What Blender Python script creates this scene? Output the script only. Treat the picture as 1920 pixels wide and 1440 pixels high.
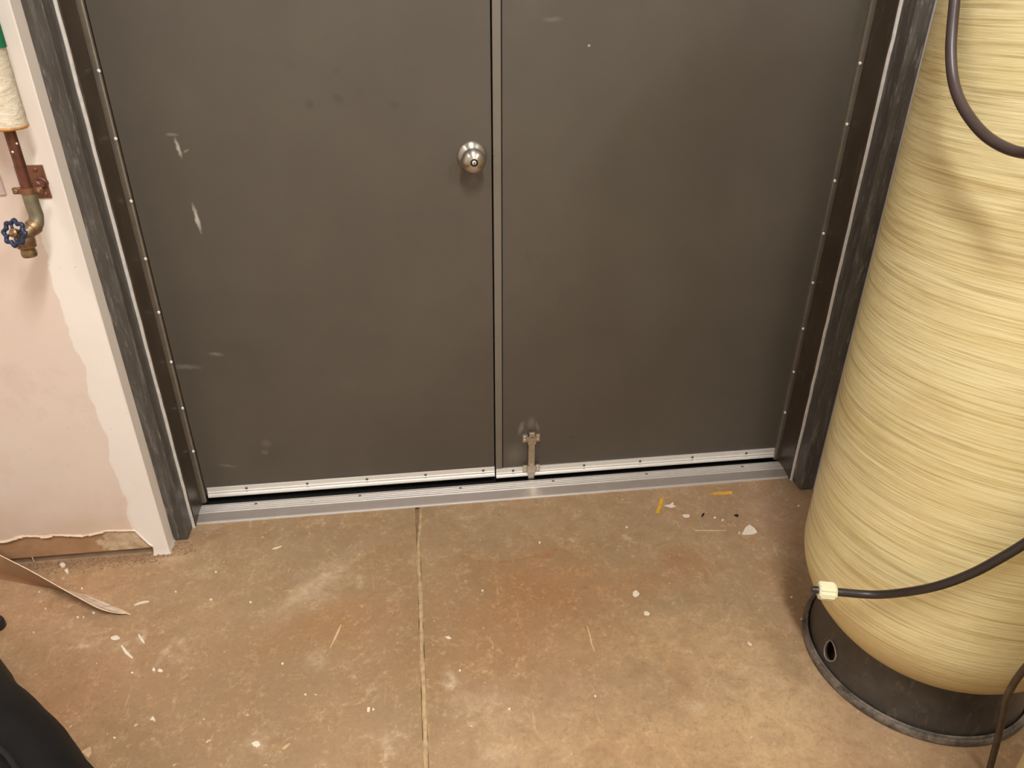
import bpy, bmesh, math, random
from mathutils import Vector, Matrix
random.seed(7)
for o in list(bpy.data.objects): bpy.data.objects.remove(o)
scn = bpy.context.scene
C = scn.collection

# ------------------------------------------------------------------ camera
F_PX = 1425.0
PITCH, YAW, ROLL = 0.5200749, 0.1316979, 0.0042819
CAM = Vector((-0.229168, -1.941492, 1.478974))
fw = Vector((math.sin(YAW)*math.cos(PITCH), math.cos(YAW)*math.cos(PITCH), -math.sin(PITCH)))
r0 = Vector((math.cos(YAW), -math.sin(YAW), 0)); u0 = r0.cross(fw)
rt = math.cos(ROLL)*r0 + math.sin(ROLL)*u0
up = -math.sin(ROLL)*r0 + math.cos(ROLL)*u0
cd = bpy.data.cameras.new('camera'); cam = bpy.data.objects.new('camera', cd); C.objects.link(cam)
cd.sensor_fit = 'HORIZONTAL'; cd.sensor_width = 36; cd.lens = 36*F_PX/1920; cd.clip_start = 0.05
M = Matrix((rt, up, -fw)).transposed().to_4x4(); M.translation = CAM
cam.matrix_world = M
scn.camera = cam

# ------------------------------------------------------------------ world, lights, exposure
w = bpy.data.worlds.new('world'); scn.world = w; w.use_nodes = True
w.node_tree.nodes['Background'].inputs[0].default_value = (0.02, 0.02, 0.025, 1)
w.node_tree.nodes['Background'].inputs[1].default_value = 0.05
LIGHT_COL = (0.95, 0.965, 0.985)
def tube_light(name, x, y, z, length, width, power, rz=0.0):
    l = bpy.data.lights.new(name, 'AREA'); l.shape = 'RECTANGLE'; l.size = width; l.size_y = length
    l.energy = power; l.color = LIGHT_COL
    o = bpy.data.objects.new(name, l); C.objects.link(o); o.location = (x, y, z); o.rotation_euler = (0, 0, rz)
    return o
tube_light('ceiling_tube', -0.02, -2.3, 3.38, 1.2, 0.20, 64)
tube_light('ceiling_tube', 1.75, -3.3, 3.38, 1.2, 0.20, 42)
tube_light('ceiling_tube', -2.2, -2.4, 3.38, 1.2, 0.20, 20)
vs = scn.view_settings
vs.view_transform = 'Standard'; vs.look = 'None'; vs.gamma = 1; vs.use_curve_mapping = False
vs.exposure = 0.5

# ------------------------------------------------------------------ helpers
def ray(px, py):
    return fw + rt*((px-960)/F_PX) - up*((py-720)/F_PX)
def at(px, py, **k):
    """point of the place seen at a photo pixel, on the plane x=, y= or z="""
    d = ray(px, py); a, v = list(k.items())[0]; i = 'xyz'.index(a)
    return CAM + d*((v-CAM[i])/d[i])
TANK = Vector((0.905, -0.80, 0)); TANK_R = 0.302
def round_tank(px, py, R):
    d = ray(px, py); ox, oy = CAM.x-TANK.x, CAM.y-TANK.y
    a = d.x*d.x+d.y*d.y; b = 2*(d.x*ox+d.y*oy); c = ox*ox+oy*oy-R*R
    D = max(b*b-4*a*c, 0)
    return CAM + d*((-b-math.sqrt(D))/(2*a))

def s2l(c):
    return tuple((x/255/12.92 if x/255 <= 0.04045 else ((x/255+0.055)/1.055)**2.4) for x in c)

class NT:
    """small wrapper for building node materials"""
    def __init__(s, name):
        s.m = bpy.data.materials.new(name); s.m.use_nodes = True; s.t = s.m.node_tree
        s.b = s.t.nodes['Principled BSDF']; s.tc = s.t.nodes.new('ShaderNodeTexCoord')
        s.co = s.tc.outputs['Object']
    def n(s, typ, **kw):
        nd = s.t.nodes.new(typ)
        for k, v in kw.items():
            setattr(nd, k, v)
        return nd
    def link(s, a, b): s.t.links.new(a, b)
    def mapping(s, scale=(1,1,1), rot=(0,0,0), loc=(0,0,0), src=None, typ='POINT'):
        m = s.n('ShaderNodeMapping', vector_type=typ)
        m.inputs['Scale'].default_value = scale; m.inputs['Rotation'].default_value = rot; m.inputs['Location'].default_value = loc
        s.link(src or s.co, m.inputs['Vector']); return m.outputs[0]
    def noise(s, scale, detail=4, rough=.55, src=None, dist=0):
        n = s.n('ShaderNodeTexNoise'); n.inputs['Scale'].default_value = scale
        n.inputs['Detail'].default_value = detail; n.inputs['Roughness'].default_value = rough
        n.inputs['Distortion'].default_value = dist
        s.link(src or s.co, n.inputs['Vector']); return n.outputs['Fac']
    def ramp(s, fac, lo, hi, a=0., b=1.):
        n = s.n('ShaderNodeMapRange'); n.clamp = True
        s.link(fac, n.inputs[0]); n.inputs[1].default_value = lo; n.inputs[2].default_value = hi
        n.inputs[3].default_value = a; n.inputs[4].default_value = b; return n.outputs[0]
    def math(s, op, a, b=None):
        n = s.n('ShaderNodeMath', operation=op)
        for i, v in enumerate((a, b)):
            if v is None: continue
            if isinstance(v, (int, float)): n.inputs[i].default_value = v
            else: s.link(v, n.inputs[i])
        return n.outputs[0]
    def mix(s, fac, a, b, mode='MIX'):
        n = s.n('ShaderNodeMix', data_type='RGBA', blend_type=mode)
        if isinstance(fac, (int, float)): n.inputs[0].default_value = fac
        else: s.link(fac, n.inputs[0])
        for i, v in ((6, a), (7, b)):
            if isinstance(v, tuple): n.inputs[i].default_value = (*v[:3], 1)
            else: s.link(v, n.inputs[i])
        return n.outputs[2]
    def ell(s, cx, cy, a, b, ang=0., soft=.5, src=None):
        """0..1 mask of an ellipse in the plane of the coordinate's x,y"""
        m = s.mapping((a, b, 1e6), (0, 0, ang), (cx, cy, 0), src, 'TEXTURE')
        l = s.n('ShaderNodeVectorMath', operation='LENGTH'); s.link(m, l.inputs[0])
        return s.ramp(l.outputs['Value'], 1+soft*.4, 1-soft, 0, 1)
    def bump(s, h, strength=.2, dist=.01, prev=None):
        n = s.n('ShaderNodeBump'); n.inputs['Strength'].default_value = strength; n.inputs['Distance'].default_value = dist
        s.link(h, n.inputs['Height'])
        if prev: s.link(prev, n.inputs['Normal'])
        return n.outputs[0]
    def out(s, col=None, rough=None, metal=None, normal=None, spec=None, coat=None):
        def put(k, v):
            if v is None: return
            if isinstance(v, (int, float)): s.b.inputs[k].default_value = v
            elif isinstance(v, tuple): s.b.inputs[k].default_value = (*v[:3], 1)
            else: s.link(v, s.b.inputs[k])
        put('Base Color', col); put('Roughness', rough); put('Metallic', metal); put('Normal', normal)
        put('Specular IOR Level', spec); put('Coat Weight', coat)
        return s.m

def plain(name, col, rough=.6, metal=0., var=.12, scale=25, bump=0., spec=None):
    t = NT(name); f = t.noise(scale, 5)
    dark = tuple(c*(1-var) for c in col); light = tuple(min(1, c*(1+var)) for c in col)
    c = t.mix(t.ramp(f, .3, .7), dark, light)
    nb = t.bump(t.noise(scale*4, 5), bump, .004) if bump else None
    return t.out(c, rough, metal, nb, spec)

# ------------------------------------------------------------------ mesh building
def new_obj(name, mesh, mat, parent=None, origin=(0,0,0), smooth=False, mats=None):
    o = bpy.data.objects.new(name, mesh); C.objects.link(o)
    for m in (mats or [mat]): mesh.materials.append(m)
    if smooth:
        for p in mesh.polygons: p.use_smooth = True
    if parent is not None:
        base = world_loc(parent); o.parent = parent; rel = Vector(origin) if tuple(origin) != (0,0,0) else base
        mesh.transform(Matrix.Translation(-rel)); o.location = rel-base
    else:
        mesh.transform(Matrix.Translation(-Vector(origin))); o.location = origin
    return o
def world_loc(o):
    v = Vector((0,0,0))
    while o: v += o.location; o = o.parent
    return v
def tag(o, label=None, cat=None, group=None, kind=None):
    if label: o['label'] = label
    if cat: o['category'] = cat
    if group: o['group'] = group
    if kind: o['kind'] = kind
    return o
def thing(name, loc, label, cat, group=None, kind=None):
    o = bpy.data.objects.new(name, None); C.objects.link(o); o.location = loc; o.empty_display_size = .05
    return tag(o, label, cat, group, kind)
def bm_mesh(bm, name):
    bmesh.ops.recalc_face_normals(bm, faces=bm.faces)
    me = bpy.data.meshes.new(name); bm.to_mesh(me); bm.free(); return me
def add_box(bm, x0, x1, y0, y1, z0, z1, bev=0., seg=2):
    r = bmesh.ops.create_cube(bm, size=1.0)
    vs_ = r['verts']
    for v in vs_:
        v.co = Vector((x0+(v.co.x+.5)*(x1-x0), y0+(v.co.y+.5)*(y1-y0), z0+(v.co.z+.5)*(z1-z0)))
    if bev:
        es = {e for v in vs_ for e in v.link_edges}
        bmesh.ops.bevel(bm, geom=list(es), offset=bev, segments=seg, affect='EDGES', profile=.5)
def box(name, x0, x1, y0, y1, z0, z1, mat, parent=None, bev=0., seg=2, origin=(0,0,0)):
    bm = bmesh.new(); add_box(bm, x0, x1, y0, y1, z0, z1, bev, seg)
    return new_obj(name, bm_mesh(bm, name), mat, parent, origin)
def extrude_profile(name, prof, axis, a, b, mat, parent=None, origin=(0,0,0), smooth=False, steps=1):
    """closed 2-D profile swept straight along 'x' (profile = y,z) or 'z' (profile = x,y)"""
    bm = bmesh.new(); rows = []
    for k in range(steps+1):
        t = a+(b-a)*k/steps
        rows.append([bm.verts.new((t, p[0], p[1]) if axis == 'x' else (p[0], p[1], t)) for p in prof])
    n = len(prof)
    for k in range(steps):
        for i in range(n):
            bm.faces.new((rows[k][i], rows[k][(i+1) % n], rows[k+1][(i+1) % n], rows[k+1][i]))
    bm.faces.new(rows[0]); bm.faces.new(rows[-1])
    return new_obj(name, bm_mesh(bm, name), mat, parent, origin, smooth)
def lathe_bm(prof, seg=48, closed=False, bm=None, mtx=None):
    """profile (r,z) around Z; r=0 ends are closed to a point"""
    bm = bm or bmesh.new(); rings = []
    for r, z in prof:
        if r < 1e-6: rings.append([bm.verts.new((0, 0, z))])
        else: rings.append([bm.verts.new((r*math.cos(2*math.pi*k/seg), r*math.sin(2*math.pi*k/seg), z)) for k in range(seg)])
    pairs = list(zip(rings, rings[1:])) + ([(rings[-1], rings[0])] if closed else [])
    for A, B in pairs:
        for k in range(seg):
            k2 = (k+1) % seg
            if len(A) == 1 and len(B) == 1: continue
            if len(A) == 1: bm.faces.new((A[0], B[k], B[k2]))
            elif len(B) == 1: bm.faces.new((A[k], A[k2], B[0]))
            else: bm.faces.new((A[k], A[k2], B[k2], B[k]))
    if mtx is not None: bmesh.ops.transform(bm, matrix=mtx, verts=[v for R in rings for v in R])
    return bm
def frame_to(p, d):
    """matrix that puts local +Z along d at p"""
    return Matrix.Translation(Vector(p)) @ Vector(d).normalized().to_track_quat('Z', 'Y').to_matrix().to_4x4()
def lathe(name, prof, mat, parent=None, seg=48, p=(0,0,0), d=(0,0,1), closed=False, smooth=True, origin=(0,0,0)):
    bm = lathe_bm(prof, seg, closed, None, frame_to(p, d))
    o = new_obj(name, bm_mesh(bm, name), mat, parent, origin, smooth)
    return auto_smooth(o) if smooth else o
def auto_smooth(o, deg=40):
    me = o.data
    for p in me.polygons: p.use_smooth = True
    bm = bmesh.new(); bm.from_mesh(me)
    for e in bm.edges:
        if len(e.link_faces) == 2 and e.calc_face_angle(0) > math.radians(deg): e.smooth = False
    bm.to_mesh(me); bm.free(); return o
def catmull(pts, n=8):
    P = [Vector(p) for p in pts]; P = [2*P[0]-P[1]]+P+[2*P[-1]-P[-2]]; out = []
    for i in range(1, len(P)-2):
        for k in range(n):
            t = k/n; a, b, c, d = P[i-1:i+3]
            out.append(.5*((2*b)+(c-a)*t+(2*a-5*b+4*c-d)*t*t+(3*b-a-3*c+d)*t**3))
    out.append(P[-2]); return out
def tube_bm(pts, rad, seg=12, bm=None, caps=True):
    bm = bm or bmesh.new(); pts = [Vector(p) for p in pts]; rings = []
    nrm = None
    for i, p in enumerate(pts):
        t = (pts[min(i+1, len(pts)-1)]-pts[max(i-1, 0)]).normalized()
        if nrm is None:
            nrm = t.cross(Vector((0,0,1)) if abs(t.z) < .9 else Vector((1,0,0))).normalized()
        nrm = (nrm - t*nrm.dot(t)).normalized(); bn = t.cross(nrm)
        r = rad(i/(len(pts)-1)) if callable(rad) else rad
        rings.append([bm.verts.new(p+(nrm*math.cos(2*math.pi*k/seg)+bn*math.sin(2*math.pi*k/seg))*r) for k in range(seg)])
    for A, B in zip(rings, rings[1:]):
        for k in range(seg): bm.faces.new((A[k], A[(k+1) % seg], B[(k+1) % seg], B[k]))
    if caps: bm.faces.new(rings[0]); bm.faces.new(rings[-1])
    return bm
def tube(name, pts, rad, mat, parent=None, seg=12, origin=(0,0,0)):
    return auto_smooth(new_obj(name, bm_mesh(tube_bm(pts, rad, seg), name), mat, parent, origin, True))
_screw = {}
def screw(name, p, d, r, mat, parent, slot=True):
    """pan head with a cross recess, sharing one mesh per size and material"""
    key = (round(r, 4), mat.name)
    if key not in _screw:
        prof = [(0, r*.38), (r*.16, r*.38), (r*.2, r*.55), (r*.55, r*.5), (r*.9, r*.28), (r, .0), (r*.9, -r*.2), (0, -r*.2)]
        me = bm_mesh(lathe_bm(prof, 12), name); me.materials.append(mat)
        for q in me.polygons: q.use_smooth = True
        _screw[key] = me
    o = bpy.data.objects.new(name, _screw[key]); C.objects.link(o)
    o.parent = parent; o.matrix_local = Matrix.Translation(-world_loc(parent)) @ frame_to(p, d)
    return o

# ------------------------------------------------------------------ materials
def door_material(name, marks):
    t = NT(name)
    base = t.mix(t.ramp(t.noise(3.2, 5, .6), .3, .7), s2l((85, 77, 67)), s2l((92, 84, 73)))
    base = t.mix(t.math('MULTIPLY', t.ramp(t.noise(14, 6, .65), .5, .78), .25), base, s2l((78, 72, 62)))
    # door coordinates: x along the door, z up -> use them as a plane
    sw = t.n('ShaderNodeSeparateXYZ'); t.link(t.co, sw.inputs[0])
    cb = t.n('ShaderNodeCombineXYZ'); t.link(sw.outputs[0], cb.inputs[0]); t.link(sw.outputs[2], cb.inputs[1])
    wob = t.n('ShaderNodeTexNoise'); wob.inputs['Scale'].default_value = 60; wob.inputs['Detail'].default_value = 3
    t.link(cb.outputs[0], wob.inputs['Vector'])
    sc = t.n('ShaderNodeVectorMath', operation='SCALE'); sc.inputs['Scale'].default_value = .012
    sb = t.n('ShaderNodeVectorMath', operation='SUBTRACT'); sb.inputs[1].default_value = (.5, .5, .5)
    t.link(wob.outputs['Color'], sb.inputs[0]); t.link(sb.outputs[0], sc.inputs[0])
    ad = t.n('ShaderNodeVectorMath', operation='ADD'); t.link(cb.outputs[0], ad.inputs[0]); t.link(sc.outputs[0], ad.inputs[1])
    for (x, z, a, b, ang, soft, op, col) in marks:
        base = t.mix(t.math('MULTIPLY', t.ell(x, z, a, b, ang, soft, ad.outputs[0]), op*(.85 if op > .7 or col[0] < 100 else .5)), base, s2l(col))
    rough = t.ramp(t.noise(22, 5), .3, .7, .38, .52)
    nb = t.bump(t.noise(260, 3), .06, .002)
    return t.out(base, rough, 0, nb, .45)
def mk(px, py, a, b, ang, soft, op, col=(205, 196, 182)):
    p = at(px, py, y=0); return (p.x, p.z, a, b, ang, soft, op, col)
MARKS_L = [mk(334, 278, .004, .022, .12, .7, .8), mk(323, 252, .013, .004, 0, .8, .45), mk(350, 283, .008, .003, .5, .7, .6),
           mk(369, 409, .005, .034, .1, .7, .95), mk(405, 664, .018, .005, -.2, .9, .45), mk(350, 688, .035, .007, -.1, .9, .35),
           mk(500, 832, .013, .014, 0, .9, .22), mk(496, 848, .010, .008, 0, .9, .3),
           mk(425, 873, .025, .005, -.2, .9, .3), mk(580, 197, .011, .012, 0, .6, .6, (70, 64, 55)), mk(634, 185, .016, .009, -.6, .6, .6, (70, 64, 55)),
           mk(740, 197, .013, .010, 0, .6, .5, (70, 64, 55)), mk(630, 133, .009, .009, 0, .6, .4, (73, 67, 57)),
           mk(545, 120, .016, .012, 0, .9, .3, (73, 67, 57)), mk(510, 850, .06, .05, 0, .9, .35, (72, 65, 56)),
           mk(655, 720, .03, .02, .4, .9, .05)]
MARKS_R = [mk(977, 803, .007, .022, -.3, .9, .5), mk(996, 792, .012, .02, 0, .9, .28), mk(1008, 800, .005, .016, .2, .9, .4),
           mk(965, 852, .03, .035, 0, 1, .25), mk(990, 484, .012, .012, 0, .9, .45, (70, 64, 55)), mk(1074, 820, .006, .006, 0, .7, .7, (66, 60, 50)),
           mk(1105, 85, .003, .003, 0, .7, .9), mk(1012, 832, .006, .006, 0, .8, .5, (66, 60, 50)), mk(1035, 36, .02, .005, 0, .9, .25),
           mk(1220, 560, .09, .16, .2, 1, .05)]
M_door_l = door_material('door_paint_active', MARKS_L)
M_door_r = door_material('door_paint_inactive', MARKS_R)
M_astragal = plain('astragal_paint', s2l((118, 108, 95)), .42, 0, .04, 8)
M_black = plain('dark_gap', (.006, .005, .005), .9)

def frame_material():
    t = NT('frame_paint')
    base = t.mix(t.ramp(t.noise(9, 5), .3, .7), s2l((70, 64, 58)), s2l((84, 78, 71)))
    st = t.noise(14, 6, .7, t.mapping((4, 4, .55)))
    base = t.mix(t.math('MULTIPLY', t.ramp(st, .50, .66), .5), base, s2l((118, 112, 105)))
    fine = t.noise(60, 6, .75, t.mapping((1.6, 1.6, .22)))
    base = t.mix(t.math('MULTIPLY', t.ramp(fine, .55, .66), .5), base, s2l((160, 154, 146)))
    return t.out(base, t.ramp(st, .4, .7, .34, .5), 0, t.bump(t.noise(90, 4), .08, .003), .5)
M_frame = frame_material()
def jamb_material():
    t = NT('jamb_paint')
    base = t.mix(t.ramp(t.noise(7, 5), .3, .7), s2l((60, 49, 38)), s2l((74, 62, 49)))
    fine = t.noise(40, 6, .75, t.mapping((1.5, 1.5, .3)))
    base = t.mix(t.math('MULTIPLY', t.ramp(fine, .56, .68), .35), base, s2l((120, 106, 92)))
    return t.out(base, .36, 0, t.bump(t.noise(80, 4), .06, .003), .5)
M_jamb = jamb_material()
M_caulk = plain('frame_caulk', s2l((214, 207, 197)), .6, 0, .1, 60, .2)
M_strip = plain('weatherstrip_bronze', s2l((146, 136, 122)), .3, .6, .10, 40)
M_steel = plain('screw_steel', s2l((238, 234, 226)), .25, .6, .04, 30)
M_dullscrew = plain('screw_dull', s2l((120, 114, 104)), .4, .9, .1, 30)

def alu_material(name, col, streak=.25, r0=.26, r1=.42, metal=.92):
    t = NT(name)
    st = t.noise(40, 5, .6, t.mapping((.08, 3, 3)))
    base = t.mix(t.ramp(st, .3, .7), tuple(c*(1-streak) for c in col), col)
    bl = t.noise(26, 6, .7, None, 1.2)
    base = t.mix(t.math('MULTIPLY', t.ramp(bl, .52, .7), .35), base, tuple(min(1, c*1.15) for c in col))
    return t.out(base, t.ramp(bl, .3, .7, r0, r1), metal, t.bump(bl, .05, .002))
M_sweep = alu_material('sweep_aluminium', s2l((242, 236, 226)), .05, .36, .48, .35)
M_thresh = alu_material('threshold_aluminium', s2l((202, 188, 176)), .08, .28, .44, .6)
M_flute = alu_material('glint_aluminium', s2l((230, 223, 214)), .05, .26, .4, .5)  # lighter copy of the threshold metal: reflected light painted on flutes and lip
M_nickel = alu_material('satin_nickel', s2l((186, 178, 165)), .08, .24, .3)
def knob_material():
    t = NT('brushed_nickel')
    tg = t.n('ShaderNodeTangent', direction_type='RADIAL', axis='Y')
    t.link(tg.outputs[0], t.b.inputs['Tangent']); t.b.inputs['Anisotropic'].default_value = .75; t.b.inputs['Anisotropic Rotation'].default_value = .25
    return t.out(s2l((196, 188, 174)), .3, 1.0)
M_knob = knob_material()
M_bolt = alu_material('bolt_steel', s2l((206, 196, 180)), .10, .2, .36, .85)

def wall_material(name='painted_wall', low=True):
    t = NT(name)
    sw = t.n('ShaderNodeSeparateXYZ'); t.link(t.co, sw.inputs[0]); X, Y, Z = sw.outputs
    old = t.mix(t.ramp(t.noise(2.2, 4), .3, .7), s2l((222, 198, 180)), s2l((230, 209, 192)))
    old = t.mix(t.math('MULTIPLY', t.ramp(t.noise(6, 6, .7), .55, .75), .35), old, s2l((205, 172, 150)))
    new = t.mix(t.ramp(t.noise(5, 3), .3, .7), s2l((238, 224, 210)), s2l((243, 231, 218)))
    # fresh paint beside the opening, brushed to an uneven edge
    e = t.math('ADD', X, t.math('MULTIPLY', t.math('SUBTRACT', t.noise(7, 5, .5, t.mapping((0.05, 0, 1))), .5), .07))
    col = t.mix(t.ramp(e, -1.046, -1.042), old, new)
    # browner tone low on the old paint, with an uneven top
    d = t.math('MULTIPLY', t.ramp(t.math('ADD', Z, t.math('MULTIPLY', t.noise(9, 5), .25)), .38, .18), t.ramp(e, -1.03, -1.06, 0, .55))
    col = t.mix(d, col, s2l((200, 165, 128)))
    sp = t.ramp(t.noise(70, 3, .6), .71, .74)
    col = t.mix(t.math('MULTIPLY', sp, .5), col, s2l((160, 128, 104)))
    nb = t.bump(t.noise(30, 6, .6), .08, .006)
    return t.out(col, .62, 0, nb, .3)
M_wall = wall_material()
def board_material():
    t = NT('bare_wall_board')
    base = t.mix(t.ramp(t.noise(12, 6, .65), .3, .7), s2l((158, 118, 84)), s2l((184, 145, 108)))
    sw = t.n('ShaderNodeSeparateXYZ'); t.link(t.co, sw.inputs[0])
    e = t.math('ADD', sw.outputs[0], t.math('MULTIPLY', t.math('SUBTRACT', t.noise(28, 6, .65), .5), .16))
    base = t.mix(t.ramp(e, -1.14, -1.13), base, t.mix(t.ramp(t.noise(45, 6, .7), .35, .65), s2l((178, 148, 116)), s2l((214, 188, 156))))
    return t.out(base, .75, 0, t.bump(t.noise(60, 6, .7), .25, .004), .25)
M_board = board_material()
M_torn = plain('torn_paint_edge', s2l((232, 208, 184)), .7, 0, .1, 60, .3)
M_sill = plain('sill_plate', s2l((150, 128, 104)), .8, 0, .2, 20, .3)
M_room = plain('room_paint', s2l((214, 210, 204)), .7, 0, .05, 3)
M_ceil = plain('ceiling_paint', s2l((220, 220, 218)), .8, 0, .05, 3)

def floor_material():
    t = NT('stained_concrete')
    wob = t.n('ShaderNodeTexNoise'); wob.inputs['Scale'].default_value = 9; wob.inputs['Detail'].default_value = 5
    t.link(t.co, wob.inputs['Vector'])
    sb = t.n('ShaderNodeVectorMath', operation='SUBTRACT'); sb.inputs[1].default_value = (.5, .5, .5); t.link(wob.outputs['Color'], sb.inputs[0])
    sc = t.n('ShaderNodeVectorMath', operation='SCALE'); sc.inputs['Scale'].default_value = .13; t.link(sb.outputs[0], sc.inputs[0])
    ad = t.n('ShaderNodeVectorMath', operation='ADD'); t.link(t.co, ad.inputs[0]); t.link(sc.outputs[0], ad.inputs[1]); W = ad.outputs[0]
    sc2 = t.n('ShaderNodeVectorMath', operation='SCALE'); sc2.inputs['Scale'].default_value = .03; t.link(sb.outputs[0], sc2.inputs[0])
    ad2 = t.n('ShaderNodeVectorMath', operation='ADD'); t.link(t.co, ad2.inputs[0]); t.link(sc2.outputs[0], ad2.inputs[1]); W2 = ad2.outputs[0]
    n1 = t.noise(2.6, 6, .6); n2 = t.noise(8, 7, .65, None, .4); n3 = t.noise(38, 6, .7); n4 = t.noise(150, 4, .6)
    col = t.mix(t.ramp(n1, .34, .66), s2l((162, 132, 98)), s2l((178, 145, 109)))
    col = t.mix(t.math('MULTIPLY', t.ramp(n2, .48, .68), .55), col, s2l((164, 124, 84)))
    col = t.mix(t.math('MULTIPLY', t.ramp(t.noise(5, 6, .6, t.mapping((1, 1, 1), (0, 0, .7), (3.1, 1.7, 0))), .52, .7), .5), col, s2l((158, 138, 106)))
    mott = t.noise(20, 7, .72, None, .6); sbr = t.ramp(mott, .36, .6, .45, 1.0)
    def stain_or_shade(px, py, a, b, ang, op, c):
        nonlocal col
        p = at(px, py, z=0); col = t.mix(t.math('MULTIPLY', t.math('MULTIPLY', t.ell(p.x, p.y, a, b, ang, .95, W), sbr), min(1, op*1.35)), col, s2l(c))
    # broad colour fields of the acid-stained slab, some with shade painted in
    stain_or_shade(1010, 1110, .26, .17, 0, .75, (168, 118, 70)); stain_or_shade(620, 1175, .20, .10, .3, .6, (166, 118, 70))
    stain_or_shade(900, 1230, .30, .12, 0, .45, (172, 124, 80)); stain_or_shade(120, 1330, .20, .22, 0, .55, (186, 134, 94))
    stain_or_shade(80, 1140, .22, .12, .3, .5, (192, 146, 108)); stain_or_shade(1475, 960, .14, .16, 0, .6, (172, 138, 116))  # last one: pinkish floor tone with the tank's shadow painted in
    stain_or_shade(1275, 1045, .06, .035, .5, .5, (158, 104, 68)); stain_or_shade(1250, 1080, .09, .05, 0, .4, (164, 112, 76))
    stain_or_shade(600, 1090, .15, .05, .85, .55, (196, 168, 136)); stain_or_shade(480, 1050, .22, .08, 0, .45, (168, 140, 108))
    stain_or_shade(560, 1300, .42, .2, 0, .5, (152, 122, 86)); stain_or_shade(300, 1300, .3, .2, 0, .4, (156, 122, 86)); stain_or_shade(860, 1020, .22, .05, 0, .45, (166, 138, 102))  # first two paint the front left dimmer, against the lamps' strong light there
    stain_or_shade(790, 1180, .07, .2, 0, .45, (146, 118, 78)); stain_or_shade(380, 1160, .2, .14, 0, .3, (178, 144, 104))
    stain_or_shade(1450, 1330, .16, .2, 0, .6, (214, 182, 138)); stain_or_shade(1250, 1390, .30, .12, 0, .45, (208, 170, 122)); stain_or_shade(1270, 1200, .25, .10, 0, .4, (206, 168, 118))
    stain_or_shade(990, 1046, .12, .008, .02, .7, (164, 108, 58)); stain_or_shade(960, 1390, .14, .10, 0, .4, (202, 168, 128))
    stain_or_shade(900, 1310, .08, .07, 0, .35, (206, 176, 140)); stain_or_shade(395, 1000, .05, .02, .5, .7, (146, 112, 82)); stain_or_shade(330, 1040, .06, .03, 0, .5, (206, 176, 140))
    # pale efflorescence speckle and scratches
    col = t.mix(t.math('MULTIPLY', t.ramp(mott, .52, .68), .30), col, s2l((206, 172, 132)))
    col = t.mix(t.math('MULTIPLY', t.ramp(mott, .46, .32), .32), col, s2l((146, 112, 78)))
    sp = t.math('MULTIPLY', t.ramp(n3, .55, .72), t.ramp(n2, .42, .62))
    col = t.mix(t.math('MULTIPLY', sp, .62), col, s2l((224, 192, 150)))
    fl = t.noise(95, 5, .75, None, .8)
    col = t.mix(t.math('MULTIPLY', t.math('MULTIPLY', t.ramp(fl, .53, .64), t.ramp(mott, .44, .62)), .42), col, s2l((226, 196, 154)))
    col = t.mix(t.math('MULTIPLY', t.ramp(fl, .46, .33), .45), col, s2l((140, 106, 72)))
    fib = t.noise(30, 5, .6, t.mapping((1, .16, 1), (0, 0, .9)), 1.5)
    col = t.mix(t.math('MULTIPLY', t.ramp(fib, .66, .72), .4), col, s2l((218, 188, 150)))
    fib2 = t.noise(34, 5, .6, t.mapping((1, .14, 1), (0, 0, -.6), (5, 2, 0)), 1.5)
    col = t.mix(t.math('MULTIPLY', t.ramp(fib2, .67, .72), .35), col, s2l((216, 188, 150)))
    col = t.mix(t.math('MULTIPLY', t.ramp(n4, .62, .72), .25), col, s2l((140, 106, 72)))
    dots = t.ramp(t.noise(55, 2, .5), .735, .76)
    col = t.mix(t.math('MULTIPLY', dots, .75), col, s2l((226, 204, 172)))
    brk = t.ramp(n3, .42, .60, .12, .95)
    def smear_or_shade(px, py, a, b, ang, op, c=(224, 200, 168), soft=.9):
        nonlocal col
        p = at(px, py, z=0); col = t.mix(t.math('MULTIPLY', t.math('MULTIPLY', t.ell(p.x, p.y, a, b, ang, soft, W2), op), brk), col, s2l(c))
    smear_or_shade(152, 1190, .045, .03, -.5, .3, (206, 182, 150)); smear_or_shade(155, 1212, .026, .011, .1, .85); smear_or_shade(268, 1192, .010, .028, .2, .7); smear_or_shade(258, 1203, .008, .03, .1, .4)
    smear_or_shade(240, 1218, .012, .04, .3, .35); smear_or_shade(210, 1210, .05, .03, 0, .25)
    smear_or_shade(845, 1272, .016, .045, .1, .5); smear_or_shade(848, 1284, .018, .02, 0, .8); smear_or_shade(590, 1240, .03, .03, 0, .35); smear_or_shade(672, 1090, .012, .03, 0, .45)
    smear_or_shade(612, 1076, .02, .01, 0, .5); smear_or_shade(380, 1075, .03, .025, 0, .4); smear_or_shade(478, 1395, .03, .03, 0, .4); smear_or_shade(340, 1205, .012, .02, 0, .4)
    smear_or_shade(310, 1222, .01, .05, -.3, .45); smear_or_shade(345, 1238, .03, .015, 0, .4); smear_or_shade(725, 1395, .04, .04, 0, .3); smear_or_shade(570, 1110, .012, .10, -.75, .35); smear_or_shade(620, 1085, .010, .09, -.75, .3)
    smear_or_shade(1175, 1010, .016, .01, 0, .5); smear_or_shade(1076, 1011, .016, .01, 0, .5); smear_or_shade(1305, 1320, .025, .02, 0, .4); smear_or_shade(935, 945, .03, .01, 0, .6); smear_or_shade(880, 968, .05, .012, 0, .35)
    smear_or_shade(1210, 1240, .012, .009, 0, .5, (148, 104, 66), .6); smear_or_shade(1210, 1364, .011, .009, 0, .5, (140, 100, 66), .6); smear_or_shade(1096, 1102, .012, .005, -.3, .7, (138, 92, 48), .6)
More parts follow.
